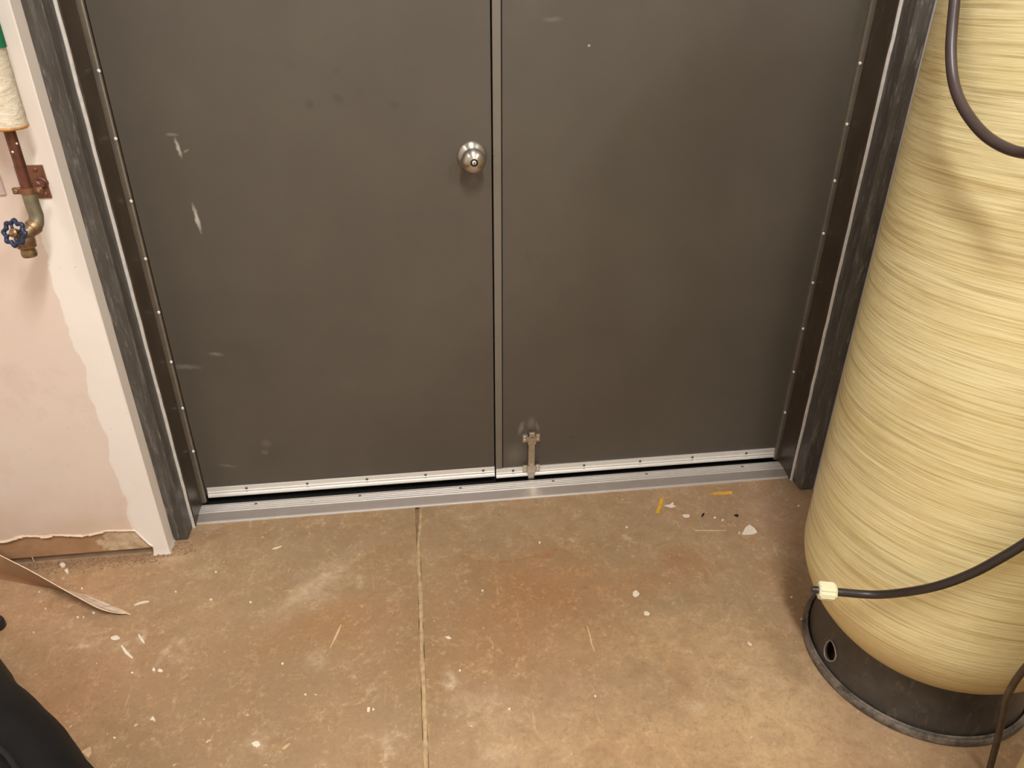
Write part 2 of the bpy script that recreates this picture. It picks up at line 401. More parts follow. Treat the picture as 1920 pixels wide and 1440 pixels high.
    smear_or_shade(1345, 1312, .014, .012, 0, .35, (160, 116, 80), .7); smear_or_shade(1290, 1050, .05, .012, -.4, .35, (150, 98, 66)); smear_or_shade(1425, 1060, .014, .10, .32, .4, (150, 108, 78))  # last one paints the edge of the tank's cast shadow
    smear_or_shade(1240, 1020, .035, .007, .35, .5, (142, 114, 84)); smear_or_shade(695, 1290, .03, .012, 0, .3); smear_or_shade(930, 1420, .05, .03, 0, .3); smear_or_shade(1510, 1010, .05, .05, 0, .25, (166, 104, 84))  # last one reddens the tank's painted shadow zone
    rough = t.ramp(n2, .3, .7, .5, .7)
    nb = t.bump(n3, .2, .005); nb = t.bump(fl, .2, .003, nb)
    return t.out(col, rough, 0, nb, .35)
M_floor = floor_material()
M_filler = plain('joint_filler', s2l((196, 164, 122)), .8, 0, .28, 45, .5)

def tank_material():
    t = NT('wound_fibreglass')
    sw = t.n('ShaderNodeSeparateXYZ'); t.link(t.co, sw.inputs[0]); X, Y, Z = sw.outputs
    th = t.math('ARCTAN2', Y, X)
    cb = t.n('ShaderNodeCombineXYZ')
    t.link(t.math('COSINE', th), cb.inputs[0]); t.link(t.math('SINE', th), cb.inputs[1])
    zz = t.math('ADD', Z, t.math('MULTIPLY', t.math('SINE', th), .012)); t.link(zz, cb.inputs[2])
    v = cb.outputs[0]
    l1 = t.noise(1.0, 5, .7, t.mapping((.7, .7, 62), src=v)); l2 = t.noise(1.0, 4, .6, t.mapping((1.5, 1.5, 205), (.03, 0, 0), src=v))
    l3 = t.noise(1.0, 4, .6, t.mapping((.6, .6, 18), src=v)); blot = t.noise(7, 5, .6)
    gate = t.ramp(Z, .13, .30)                                    # fewer windings on the moulded dome
    lines = t.math('MULTIPLY', t.ramp(l2, .50, .66), gate)
    col = t.mix(t.ramp(l3, .3, .7), s2l((230, 210, 150)), s2l((242, 226, 172)))
    col = t.mix(t.math('MULTIPLY', t.ramp(l1, .5, .72), .5), col, s2l((194, 168, 108)))
    col = t.mix(t.math('MULTIPLY', lines, .55), col, s2l((168, 142, 88)))
    col = t.mix(t.math('MULTIPLY', t.math('MULTIPLY', t.ramp(t.math('SUBTRACT', 1.0, l2), .56, .7), gate), .45), col, s2l((252, 242, 200)))
    col = t.mix(t.math('MULTIPLY', t.ramp(blot, .55, .75), .3), col, s2l((200, 172, 114)))
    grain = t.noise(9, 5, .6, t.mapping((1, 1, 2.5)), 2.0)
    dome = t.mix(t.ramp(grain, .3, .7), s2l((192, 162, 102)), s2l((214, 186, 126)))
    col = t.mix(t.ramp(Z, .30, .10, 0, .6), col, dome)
    h = t.math('ADD', t.math('MULTIPLY', t.ramp(l2, .35, .68), .7), l1)
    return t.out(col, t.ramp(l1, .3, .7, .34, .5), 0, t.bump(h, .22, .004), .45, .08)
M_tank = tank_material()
def boot_material():
    t = NT('black_moulded_plastic')
    a = t.noise(24, 6, .7); b = t.noise(60, 6, .75, t.mapping((1, 1, .35)))
    col = t.mix(t.ramp(a, .3, .7), s2l((58, 53, 48)), s2l((78, 71, 64)))
    col = t.mix(t.math('MULTIPLY', t.ramp(b, .56, .72), .6), col, s2l((128, 116, 102)))
    return t.out(col, t.ramp(a, .3, .7, .36, .52), 0, t.bump(b, .1, .003), .5)
M_boot = boot_material()
def rim_material():
    t = NT('scuffed_rim_plastic')
    a = t.noise(30, 6, .75)
    col = t.mix(t.ramp(a, .35, .65), s2l((62, 56, 50)), s2l((140, 126, 110)))
    return t.out(col, .42, 0, t.bump(a, .15, .003), .5)
M_rim = rim_material()
M_lip = plain('worn_plastic_lip', s2l((150, 138, 124)), .5, 0, .2, 60)
M_cable = plain('cable_jacket', s2l((66, 52, 48)), .36, 0, .15, 30)
M_tubeblk = plain('black_tubing', s2l((48, 40, 36)), .38, 0, .15, 30)
M_dustcable = plain('dusty_cable', s2l((84, 70, 54)), .6, 0, .3, 40, .15)
M_nut = plain('ivory_plastic', s2l((240, 232, 196)), .42, 0, .04, 20)
M_copper = plain('aged_copper', s2l((112, 70, 54)), .42, .55, .3, 40, .1)
M_brass = plain('tarnished_brass', s2l((150, 122, 90)), .4, .75, .3, 60, .1)
M_greenbrass = plain('oxidised_fitting', s2l((132, 122, 98)), .5, .45, .25, 45, .1)
M_plate = plain('rusty_plate', s2l((138, 96, 72)), .45, .6, .25, 40, .08)
M_jacket = None
def jacket_material():
    t = NT('canvas_jacket')
    a = t.noise(26, 6, .7, t.mapping((1, 1, 2.4)), 1.2)
    col = t.mix(t.ramp(a, .3, .7), s2l((204, 184, 150)), s2l((246, 234, 212)))
    return t.out(col, .8, 0, t.bump(a, .6, .008), .2)
M_jacket = jacket_material()
M_jend = plain('insulation_end', s2l((206, 152, 92)), .9, 0, .2, 60, .4)
M_green = plain('green_tape', s2l((36, 122, 78)), .5, 0, .1, 30)
M_blue = plain('blue_enamel', s2l((36, 48, 74)), .32, .1, .25, 60)
M_pinkplate = plain('painted_plate', s2l((196, 170, 158)), .5, 0, .08, 30)
M_cove_f = plain('cove_base_front', s2l((160, 120, 84)), .5, 0, .12, 14, .08)
M_cove_b = plain('cove_base_back', s2l((232, 208, 178)), .8, 0, .16, 60, .3)
M_bag = plain('black_nylon', (.0045, .0045, .0045), .62, 0, .3, 30, .15, .25)
M_bagtrim = plain('black_webbing', (.008, .008, .008), .5, 0, .3, 200, .3, .3)
M_rubber = plain('black_rubber', (.012, .012, .013), .4)
M_chip = plain('white_paint_chip', s2l((236, 220, 196)), .7, 0, .08, 90, .2)
M_wood = plain('pale_splinter', s2l((214, 182, 138)), .7, 0, .15, 60, .2)
M_yel = plain('yellow_tape', s2l((226, 172, 62)), .35, 0, .18, 50)
M_dark = plain('dark_crumb', s2l((40, 28, 20)), .7)
M_crumb = plain('plaster_crumb', s2l((156, 122, 90)), .85, 0, .55, 260)

# ================================================================== structure
JX = 0.275   # the control joint runs at x = -JX
ZT = 3.45
# floor: slab left, slab right, groove between them
bm = bmesh.new()
def quad(bm, pts): bm.faces.new([bm.verts.new(p) for p in pts])
JA, JB = -JX-.006, -JX+.006
add_box(bm, -2.7, JA, -4.6, -.09, -.08, 0); add_box(bm, JB, 2.0, -4.6, -.09, -.08, 0); add_box(bm, JA, JB, -4.6, -.09, -.08, -.012)
add_box(bm, -2.7, 2.0, -.09, -.03, -.08, 0)
floor = new_obj('floor', bm_mesh(bm, 'floor'), M_floor)
tag(floor, 'stained tan and brown concrete floor', 'floor', kind='structure')
# filler bead in the joint: lumpy strip
bm = bmesh.new(); rows = []
N = 240; rr = random.Random(3)
for k in range(N+1):
    y = -.11-(4.4)*k/N; wv = .0065+.0016*rr.uniform(-1, 1); h = .0012+.0018*rr.random(); dx = .0012*math.sin(k*.37)+.0006*rr.uniform(-1, 1)+ (0.012*(1-k/8) if k < 8 else 0)
    rows.append([bm.verts.new((-JX+dx+s*wv, y, zz)) for s, zz in ((-1, -.004), (-.6, h*.8), (0, h), (.6, h*.7), (1, -.004))])
for A, B in zip(rows, rows[1:]):
    for i in range(4): bm.faces.new((A[i], A[i+1], B[i+1], B[i]))
o = new_obj('joint_filler', bm_mesh(bm, 'joint_filler'), M_filler, floor, smooth=True)
o['label'] = 'tan filler bead in the control joint'

# door wall left of the opening
WY = -.215
wl = thing('wall_left', (-1.6, WY, 0), 'cream painted wall left of the double door with bare strip near the floor', 'wall', kind='structure')
def from_world(o):   # keep texture coordinates in world space for wall pieces
    return o
def wall_piece(name, bm, mat, parent):
    me = bm_mesh(bm, name); o = bpy.data.objects.new(name, me); C.objects.link(o); me.materials.append(mat)
    o.parent = parent; o.location = -world_loc(parent); return o
bm = bmesh.new(); add_box(bm, -2.7, -1.008, WY+.002, WY+.014, .027, ZT); wall_piece('wall_board', bm, M_board, wl)
bm = bmesh.new(); add_box(bm, -2.7, -.99, WY+.015, WY+.11, 0, .045); wall_piece('sill_plate', bm, M_sill, wl)
bm = bmesh.new(); add_box(bm, -2.7, -.99, WY+.017, .06, .045, ZT); wall_piece('wall_core', bm, M_room, wl)
# painted skin with a torn lower edge
def torn(x):
    z = .094+.004*math.sin(x*23)+.003*math.sin(x*61+1)
    return z
bm = bmesh.new(); xs = []
x = -2.7; rr = random.Random(11)
while x < -1.006: xs.append(x); x += rr.uniform(.004, .016)
xs.append(-1.006)
top = []; bot = []; backb = []; lip = []
lvl = 0
for i, x in enumerate(xs):
    if i % 6 == 0: lvl = rr.uniform(-.004, .004)
    zb = torn(x)+lvl+rr.uniform(-.0012, .0012)
    if x > -1.045: zb = .100-min(1, (x+1.045)/.036)*.068+rr.uniform(-.004, .004)
    top.append(bm.verts.new((x, WY, ZT))); bot.append(bm.verts.new((x, WY-.0004, zb+.004))); lip.append(bm.verts.new((x, WY-.0035-rr.random()*.002, zb+.001))); backb.append(bm.verts.new((x, WY+.0025, zb)))
for i in range(len(xs)-1):
    bm.faces.new((top[i], top[i+1], bot[i+1], bot[i])); bm.faces.new((bot[i], bot[i+1], lip[i+1], lip[i])); bm.faces.new((lip[i], lip[i+1], backb[i+1], backb[i]))
wall_piece('paint_skin', bm, M_wall, wl)
# torn paint curls along the edge
bm = bmesh.new(); i = 0
while i < len(xs)-6:
    n = rr.randint(3, 9)
    if xs[i] > -1.07: break
    if rr.random() < .75 and i+n < len(xs):
        pts = [Vector((xs[j], WY-.004, lip[j].co.z+.001)) if False else Vector((xs[j], WY-.004, torn(xs[j])+.002+rr.uniform(-.002, .002))) for j in range(i, i+n)]
        tube_bm(pts, rr.uniform(.0022, .0042), 6, bm)
    i += n
wall_piece('torn_paint_edge', bm, M_torn, wl)
# corner with plastered return, down to the floor
bm = bmesh.new()
prof = [(-1.008, WY-.0005), (-.9705, WY-.0005), (-.968, WY+.002), (-.9695, -.1605), (-.9705, -.02), (-1.008, -.02)]
rows = []
zs = [0, .006, .02, .05, .1, .2, .5, 1, 1.6, 2.16]
for z in zs:
    j = (.0025 if z < .003 else .0012 if z < .01 else 0)
    rows.append([bm.verts.new((px+(j if px > -1 else -j*2), py-j, z)) for px, py in prof])
for A, B in zip(rows, rows[1:]):
    for k in range(len(prof)): bm.faces.new((A[k], A[(k+1) % 6], B[(k+1) % 6], B[k]))
bm.faces.new(rows[0]); bm.faces.new(rows[-1])
wall_piece('corner_return', bm, M_wall, wl)
# ragged paint line lapping onto the frame
bm = bmesh.new(); rr = random.Random(5); ring = []
z = 0.0
while z < 2.1:
    wv = .0022+.0022*max(0, rr.uniform(-.6, 1))
    ring.append([bm.verts.new((-.9725, -.1598, z)), bm.verts.new((-.9695+.0, -.163, z)), bm.verts.new((-.9695+wv, -.1612, z)), bm.verts.new((-.9695+wv, -.1598, z))]); z += rr.uniform(.006, .022)
for A, B in zip(ring, ring[1:]):
    for k in range(3): bm.faces.new((A[k], A[k+1], B[k+1], B[k]))
wall_piece('paint_edge', bm, M_torn, wl)
# nail under the board
p = at(63, 1050, y=WY+.004)
bm = tube_bm([(p.x, WY+.003, .006), (p.x, WY+.003, .030)], .0016, 8)
wall_piece('nail', bm, M_steel, wl)

wr = thing('wall_right', (1.5, WY, 0), 'cream wall right of the double door behind the tank', 'wall', kind='structure')
bm = bmesh.new(); add_box(bm, .968, 2.0, WY, .06, 0, ZT); wall_piece('wall_board', bm, M_room, wr)
box('wall_top', -1.008, .968, WY+.06, .06, 2.16, ZT, M_room); tag(bpy.data.objects['wall_top'], 'wall above the double door, out of the picture', 'wall', kind='structure')
# the rest of the room
for nm, a, lab in (('wall_west', (-2.8, -2.7, -4.7, .06, 0, ZT), 'side wall of the room far to the left'),
              ('wall_east', (2.0, 2.1, -4.7, .06, 0, ZT), 'side wall of the room far to the right'),
              ('wall_back', (-2.8, 2.1, -4.7, -4.6, 0, ZT), 'wall behind the camera')):
    o = box(nm, *a, M_room); tag(o, lab, 'wall', kind='structure')
o = box('ceiling', -2.8, 2.1, -4.7, .06, ZT, ZT+.1, M_ceil); tag(o, 'flat white ceiling above the doorway', 'ceiling', kind='structure')

# door frame sides
def jamb(name, s, xo, xi, xw, lab):
    t = thing(name, (s*xo, -.13, 0), lab, 'door frame', kind='structure')
    a, b = sorted((s*xo, s*xw)); 
    o = box('outer_jamb', a, b, -.163, -.104, .004, 2.16, M_frame, t, .0025)
    a, b = sorted((s*xi, s*xw)); box('inner_jamb', a, b, -.104, .06, .001, 2.16, M_jamb, t, .002)
    rr = random.Random(int(xo*1e4)+s)
    pts = [Vector((s*(xo-.0015+rr.uniform(-.0006, .0006)), -.1065+rr.uniform(-.0008, .0008), z*.035)) for z in range(0, 60)]
    o = tube('caulk_bead', pts, .0052, M_caulk, t, 8); o['label'] = 'thin off-white caulk line'
    # ribbed weatherstrip carrier against the door
    x0, x1 = s*xi, s*(xi-.013)
    prof = [(x0, -.014), (x0-s*.003, -.0145), (x0-s*.0035, -.0125), (x0-s*.0055, -.0125), (x0-s*.006, -.0145), (x0-s*.009, -.0145), (x0-s*.0095, -.0125), (x1, -.0115), (x1, -.001), (x0, -.001)]
    ws = extrude_profile('weatherstrip', prof, 'z', .014, 2.13, M_strip, t, origin=(x0, -.008, .014))
    ws['label'] = 'ribbed bronze metal weatherstrip'
    return t, ws
tl, wsl = jamb('trim_1', -1, .930, .921, .972, 'dark scuffed metal frame on the left of the double door')
tr, wsr = jamb('trim_2', 1, .9225, .914, .967, 'dark brown metal frame on the right of the double door')
for k in range(9):
    z = 1.2423+.1477-k*.1477
    if z > .06: screw('screw', (-.9095, -.0135, z-.004), (.45, -1, .1), .0048, M_steel, wsl)
    z = 1.2363+.1477-k*.1477
    if z > .06: screw('screw', (.9055, -.0135, z-.004), (-.45, -1, .1), .0048, M_steel, wsr)
o = box('trim_3', -.972, .967, -.163, .06, 2.12, 2.16, M_frame, None, .002); tag(o, 'dark frame head above the double door, out of the picture', 'door frame', kind='structure')

# threshold
th = thing('trim_4', (0, -.05, 0), 'ribbed silver aluminium threshold under the double door', 'threshold', kind='structure')
extrude_profile('front_lip', [(-.0975, 0), (-.0978, .0030), (-.0965, .0052), (-.0935, .0060), (-.0915, .0055), (-.0915, 0)], 'x', -.9215, .9145, M_flute, th, origin=(0, -.095, 0))
o = extrude_profile('ramp_plate', [(-.0914, 0), (-.0914, .0051), (-.0605, .0116), (-.0605, 0)], 'x', -.9215, .9145, M_thresh, th, origin=(0, -.076, 0))
o['label'] = 'dull grey sloping metal plate'
prof = [(-.0604, 0), (-.0604, .0122)]
y = -.060
for k in range(4):
    prof += [(y, .0130), (y+.0008, .0140), (y+.0042, .0140), (y+.0046, .0085), (y+.0082, .0085)]; y += .0086
prof += [(y, .0138), (-.0225, .0138), (-.0215, .0)]
o = extrude_profile('fluted_top', prof, 'x', -.9215, .9145, M_flute, th, origin=(0, -.04, 0)); o['label'] = 'bright fluted metal strip'
gk = box('gap_shade_strip', -.9205, .9135, -.0214, .05, -.03, -.004, M_black, th)  # added black strip, paints the dark of the gap under the doors
for px, py in ((480, 945), (675, 928), (863, 912), (1037, 902), (1212, 889), (1392, 876)):
    p = at(px, py, z=.012); screw('screw', (p.x, -.036, .0128), (0, -.1, 1), .0048, M_dullscrew, th)

# ------------------------------------------------------------------ doors
def sweep(parent, x0, x1, ztop, zbot, yf, screws, zs):
    h = ztop-zbot
    prof = [(0, ztop), (yf-.0015, ztop), (yf-.002, ztop-.001), (yf-.002, ztop-.42*h), (yf-.0048, ztop-.47*h), (yf-.0052, ztop-.53*h), (yf-.0036, ztop-.58*h),
            (yf-.0036, ztop-.64*h), (yf-.0058, ztop-.72*h), (yf-.0078, ztop-.84*h), (yf-.0078, ztop-.93*h), (yf-.006, zbot), (yf-.003, zbot), (0, zbot)]
    o = extrude_profile('door_sweep', prof, 'x', x0, x1, M_sweep, parent, origin=((x0+x1)/2, 0, ztop))
    o['label'] = 'silver aluminium sweep along the bottom edge'
    for x in screws: screw('screw', (x, yf-.002, zs), (0, -1, 0), .0044, M_dullscrew, o)
    # weep slots under the screws
    for x in screws:
        box('slot', x-.004, x+.004, yf-.0042, yf-.0005, zs-.0135, zs-.0115, M_dullscrew, o)
    return o
d1 = thing('door_1', (-.46, .02, .02), 'dark grey-brown left door leaf with round nickel knob', 'door', kind='structure')
def part_world(name, bm, mat, parent):
    return wall_piece(name, bm, mat, parent)
bm = bmesh.new(); add_box(bm, -.9072, -.0265, 0, .045, .030, 2.115, .001, 1); part_world('door_panel', bm, M_door_l, d1)
sweep(d1, -.9015, -.0265, .0615, .0265, 0, [-.7866+.181*k for k in range(5)], .0505)
d2 = thing('door_2', (.45, .02, .02), 'dark grey-brown right door leaf with centre strip and slide bolt', 'door', kind='structure')
bm = bmesh.new(); add_box(bm, .0004, .9035, 0, .045, .024, 2.115, .001, 1); part_world('door_panel', bm, M_door_r, d2)
bm = bmesh.new(); add_box(bm, -.0225, .0004, .006, .045, .024, 2.115); part_world('gap_shade_backing', bm, M_black, d2)  # black backing, paints the shadow gap beside the astragal
bm = bmesh.new(); add_box(bm, -.0228, -.0022, -.004, .006, .0535, 2.115, .0014, 2); o = part_world('astragal', bm, M_astragal, d2); o['label'] = 'lighter vertical strip covering the meeting edge'
p = at(926, 292, y=-.004); screw('screw', (p.x, -.0045, p.z), (0, -1, 0), .002, M_dullscrew, d2)
sweep(d2, -.0222, .9015, .0535, .0215, -.004, [.032, .261, .4456, .6207, .8044], .0445)

# knob set on the left leaf
kp = Vector((-.0765, 0, 1.0255))
kn = lathe('door_knob', [(0, -.002), (.0365, -.002), (.0375, .001), (.0372, .004), (.0350, .0070), (.0290, .0110), (.0235, .0150), (.0205, .0185), (.0195, .023), (.0205, .029), (.0240, .035),
           (.0278, .041), (.0300, .047), (.0305, .052), (.0295, .057), (.0262, .0625), (.0215, .0665), (.0160, .0695), (.0096, .0710), (.0090, .0695), (.0088, .066), (0, .066)], M_knob, d1, 64, kp, (0, -1, 0), origin=kp)
kn['label'] = 'satin nickel round knob with rose plate'
lk = lathe('lock_ring', [(.0058, .0640), (.0089, .0640), (.0089, .0690), (.0058, .0690)], M_black, kn, 32, kp, (0, -1, 0), closed=True)
bm = bmesh.new(); lathe_bm([(0, .0715), (.0030, .0715), (.0052, .0700), (.0056, .0655), (0, .0655)], 24, False, bm)
bmesh.ops.transform(bm, matrix=frame_to(kp, (0, -1, 0)), verts=bm.verts)
kt = new_obj('turn_button', bm_mesh(bm, 'turn_button'), M_steel, kn, smooth=True); auto_smooth(kt)
box('button_slot', kp.x-.0009, kp.x+.0009, -.0719, -.0700, kp.z-.0045, kp.z+.0045, M_black, kn)

# slide bolt on the right leaf
sbx = .0890
sb = thing('slide_bolt', (sbx, -.004, .1), 'x', 'y'); del sb['label']; del sb['category']
sb.parent = d2; sb.location = Vector((sbx, 0, .1))-world_loc(d2)
sb['label'] = 'small steel slide bolt above the threshold'
def bolt_rod():
    bm = bmesh.new(); add_box(bm, sbx-.0105, sbx+.0105, -.0155, -.0075, .009, .172, .0025, 2)
    add_box(bm, sbx-.0095, sbx+.0095, -.0185, -.0075, .170, .190, .003, 2); return bm
new_obj('bolt_bar', bm_mesh(bolt_rod(), 'bolt_bar'), M_bolt, sb)
def bracket(z0, z1, y0):
    bm = bmesh.new()
    prof = [(sbx-.027, y0), (sbx-.027, y0-.0022), (sbx-.0145, y0-.0022), (sbx-.0125, -.0185), (sbx+.0125, -.0185), (sbx+.0145, y0-.0022), (sbx+.027, y0-.0022), (sbx+.027, y0),
            (sbx+.0125, y0), (sbx+.0108, -.0165), (sbx-.0108, -.0165), (sbx-.0125, y0)]
    o = extrude_profile('bracket', prof, 'z', z0, z1, M_bolt, sb)
    for s in (-1, 1):
        for zf in (.3, .72): screw('screw', (sbx+s*.0208, y0-.0022, z0+(z1-z0)*zf), (0, -1, 0), .0028, M_steel, o)
    return o
bracket(.147, .175, -.0002); bracket(.040, .067, -.0108)

# ================================================================== tanks
def make_tank(loc, lab, lab_b, hole=True):
    t = thing('water_tank', loc, lab, 'tank', 'fibreglass tanks on the right')
    R = TANK_R; prof = [(0, .050)]
    zc, b = .31, .26
    for k in range(1, 19):
        a = math.pi/2*(1-k/18); prof.append((R*math.cos(a), zc-b*math.sin(a)))
    for k in range(1, 12): prof.append((R, zc+(1.55-zc)*k/11))
    for k in range(1, 13):
        a = math.pi/2*k/12; prof.append((max(R*math.cos(a), 0), 1.55+.2*math.sin(a)))
    bm = lathe_bm(prof, 96); me = bm_mesh(bm, 'tank_shell'); me.materials.append(M_tank)
    for q in me.polygons: q.use_smooth = True
    o = bpy.data.objects.new('tank_shell', me); C.objects.link(o); o.parent = t
    n = lathe('neck', [(0, 1.74), (.065, 1.74), (.065, 1.79), (.058, 1.80), (0, 1.80)], M_boot, t, 32, loc)
    # boot: wall with hand hole
    zt = .145
    wp = [(.2400, .012), (.2385, .03), (.2330, .09), (.2290, zt), (.2240, zt), (.2280, .09), (.2335, .03), (.2350, .012)]
    bm = bmesh.new(); seg = 160; rings = []
    for r, z in wp: rings.append([bm.verts.new((r*math.cos(2*math.pi*k/seg), r*math.sin(2*math.pi*k/seg), z)) for k in range(seg)])
    for A, B in zip(rings, rings[1:]+rings[:1]):
        for k in range(seg): bm.faces.new((A[k], A[(k+1) % seg], B[(k+1) % seg], B[k]))
    me = bm_mesh(bm, 'tank_boot'); o = bpy.data.objects.new('tank_boot', me); C.objects.link(o); o.parent = t; me.materials.append(M_boot)
    o['label'] = 'black plastic base under the tank'
    if hole:
        hp = round_tank(1557, 1222, .236)-Vector(loc); ang = math.atan2(hp.y, hp.x)
        bmc = bmesh.new(); rr = random.Random(4); loop = []
        n = 40
        for k in range(n):
            a = 2*math.pi*k/n; rad = .0205*(1+.05*math.sin(3*a+1)+rr.uniform(-.02, .02))
            hu, hv = rad*.95*math.cos(a), rad*1.15*math.sin(a)
            if math.sin(a) > .75: hv += .004; hu = hu*.95-.003
            loop.append((hu, hv))
        fr = [[], []]
        er = Vector((math.cos(ang), math.sin(ang), 0)); et = Vector((-math.sin(ang), math.cos(ang), 0))
        for j, dd in enumerate((.19, .28)):
            for hu, hv in loop: fr[j].append(bmc.verts.new(er*dd+et*hu+Vector((0, 0, hp.z+hv))))
        for k in range(n): bmc.faces.new((fr[0][k], fr[0][(k+1) % n], fr[1][(k+1) % n], fr[1][k]))
        bmc.faces.new(fr[0]); bmc.faces.new(fr[1])
        cut = bpy.data.objects.new('cutter', bm_mesh(bmc, 'cutter')); C.objects.link(cut); cut.parent = t
        md = o.modifiers.new('cut', 'BOOLEAN'); md.object = cut; md.operation = 'DIFFERENCE'; md.solver = 'EXACT'
        bpy.context.view_layer.update(); dg = bpy.context.evaluated_depsgraph_get()
        me2 = bpy.data.meshes.new_from_object(o.evaluated_get(dg)); o.modifiers.clear(); o.data = me2; bpy.data.objects.remove(cut)
        # pale worn lip of the hole
        pts = []
        for hu, hv in loop+loop[:1]:
            q = er*.2345+et*hu+Vector((0, 0, hp.z+hv)); rad = .2405-.003*((q.z-.03)/.06 if q.z > .03 else 0)*1.9
            l = math.hypot(q.x, q.y); pts.append(Vector((q.x/l*rad, q.y/l*rad, q.z))+Vector(loc))
        lp = tube('hole_lip', pts, .0017, M_lip, o, 6)
    auto_smooth(o, 35)
    rim = lathe('rim', [(.2395, .0), (.2525, .0), (.2545, .003), (.2550, .011), (.2525, .0155), (.2490, .0165), (.2470, .0215), (.2440, .0225), (.2415, .019), (.2395, .012)], M_rim, t, 128, loc, closed=True)
    rim['label'] = 'scuffed rolled rim at the floor'
    return t
tank_a = make_tank(TANK, 'tall yellow wound-fibreglass tank on a black base in front of the right frame', '')
tank_b = make_tank(Vector((.872, -1.53, 0)), 'second yellow tank of which only a sliver shows in the lower right corner', '', False)
del tank_a['group']; del tank_b['group']

# cables and tubing round the tank
c1 = [round_tank(px, py, .302+off) for px, py, off in ((1800, -160, .02), (1794, -60, .02), (1790, 0, .021), (1785, 55, .023), (1783, 100, .026), (1787, 148, .030), (1800, 190, .036), (1822, 226, .042), (1850, 256, .05), (1885, 277, .06), (1920, 287, .07), (1960, 288, .09), (2010, 270, .09), (2060, 230, .09))]
o = tube('power_cable', catmull(c1, 8), .0078, M_cable, None, 14, origin=c1[4]); tag(o, 'brown-black cable looping down in front of the upper tank', 'cable')
c2 = [round_tank(px, py, .302+off) for px, py, off in ((1528, 1105, .006), (1550, 1108, .012), (1575, 1111, .018), (1640, 1115, .03), (1700, 1110, .035), (1760, 1098, .04), (1820, 1076, .04), (1870, 1050, .04), (1920, 1020, .04), (1970, 985, .04), (2030, 930, .04))]
dA = (round_tank(1650, 1115, .335)-CAM).dot(fw)
def at_depth(px, py, D):
    return CAM + ray(px, py)*D
c2[0] = at_depth(1528, 1105, dA+.02); c2[1] = at_depth(1550, 1108, dA+.02); c2[2] = at_depth(1575, 1110.5, dA+.017); c2[3] = at_depth(1640, 1115, dA+.004)
tb = thing('brine_tube', c2[1], 'black plastic tube with ivory nut crossing the lower tank', 'tube')
tube('tube', catmull(c2[1:], 8), .0081, M_tubeblk, tb, 14)
dx = (c2[2]-c2[1]).normalized()
tube('threaded_end', [c2[1]-dx*.028, c2[1]-dx*.024, c2[1]-dx*.022, c2[1]-dx*.010], lambda t: .0062 if t < .5 else .0074, M_tubeblk, tb, 12)
lathe('compression_nut', [(0, -.0165), (.0145, -.0165), (.0172, -.0145), (.0172, .0130), (.0150, .0165), (.0125, .0180), (0, .0180)], M_nut, tb, 6, c2[1], dx, smooth=False)
bmn = bmesh.new()
for k in range(12):
    a = 2*math.pi*k/12+.26
    m = frame_to(c2[1], dx)
    pts = [m @ Vector((.0162*math.cos(a), .0162*math.sin(a), z)) for z in (-.0135, .0125)]
    tube_bm(pts, .0016, 6, bmn)
new_obj('nut_rib', bm_mesh(bmn, 'nut_rib'), M_nut, tb)
c3 = [at(px, py, y=yy) for px, py, yy in ((1990, 1180, -1.165), (1950, 1222, -1.16), (1920, 1255, -1.155), (1900, 1283, -1.145), (1887, 1310, -1.14), (1880, 1345, -1.135), (1870, 1388, -1.13), (1856, 1440, -1.125))]
e = c3[-1]; c3 += [Vector((e.x-.008, e.y-.012, .012)), Vector((e.x+.01, e.y-.035, .0066)), Vector((e.x+.10, e.y-.04, .0066)), Vector((e.x+.3, e.y-.03, .0066))]
c3 = [Vector((c3[0].x+.25, -1.166, c3[0].z+.25)), Vector((c3[0].x+.1, -1.166, c3[0].z+.09))]+c3
o = tube('drain_cable', catmull(c3, 8), .0062, M_dustcable, None, 12, origin=Vector((e.x, e.y, 0))); tag(o, 'dusty dark cable dropping to the floor past the tank base', 'cable')

# ================================================================== pipe with valve on the left wall
PX, PY = -1.0100, -.280
pw = thing('water_pipe', (PX, PY, .93), 'insulated copper water pipe with blue-wheeled tap on the left wall', 'pipe')
tube('pipe', [(PX, PY, 2.6), (PX, PY, 1.6), (PX, PY, 1.035)], .0108, M_copper, pw, 20)
bm = bmesh.new(); rr = random.Random(8); rows = []
for k in range(40):
    z = 1.172+k*.012; seg = 28
    rows.append([bm.verts.new((PX+(.0365+rr.uniform(-.0006, .0006))*math.cos(2*math.pi*j/seg), PY+(.0365+rr.uniform(-.0006, .0006))*math.sin(2*math.pi*j/seg), z+rr.uniform(-.001, .001))) for j in range(seg)])
for A, B in zip(rows, rows[1:]):
    for j in range(28): bm.faces.new((A[j], A[(j+1) % 28], B[(j+1) % 28], B[j]))
o = new_obj('insulation_jacket', bm_mesh(bm, 'insulation_jacket'), M_jacket, pw, smooth=True); o['label'] = 'off-white canvas insulation jacket'
o2 = lathe('jacket_end', [(.0108, .001), (.0345, .001), (.0372, .004), (.0372, .007), (.0355, .008), (.0108, .008)], M_jend, o, 36, (PX, PY, 1.168), closed=True)
o2['label'] = 'tan cut end of the insulation'
o2 = lathe('tape_band', [(.0375, 1.315), (.0392, 1.315), (.0392, 1.395), (.0375, 1.395)], M_green, o, 36, (PX, PY, 0), closed=True); o2['label'] = 'green tape band'
# paint drops on the pipe
for px, py in ((33, 270), (24, 285)):
    q = at(px, py, y=PY-.0105); lathe('paint_drop', [(0, .0012), (.0016, .001), (.0024, 0), (0, -.001)], M_chip, pw, 10, (min(max(q.x, PX-.009), PX+.009), PY-math.sqrt(max(.0108**2-(min(max(q.x, PX-.009), PX+.009)-PX)**2, 0)), q.z), (0.2, -1, 0))
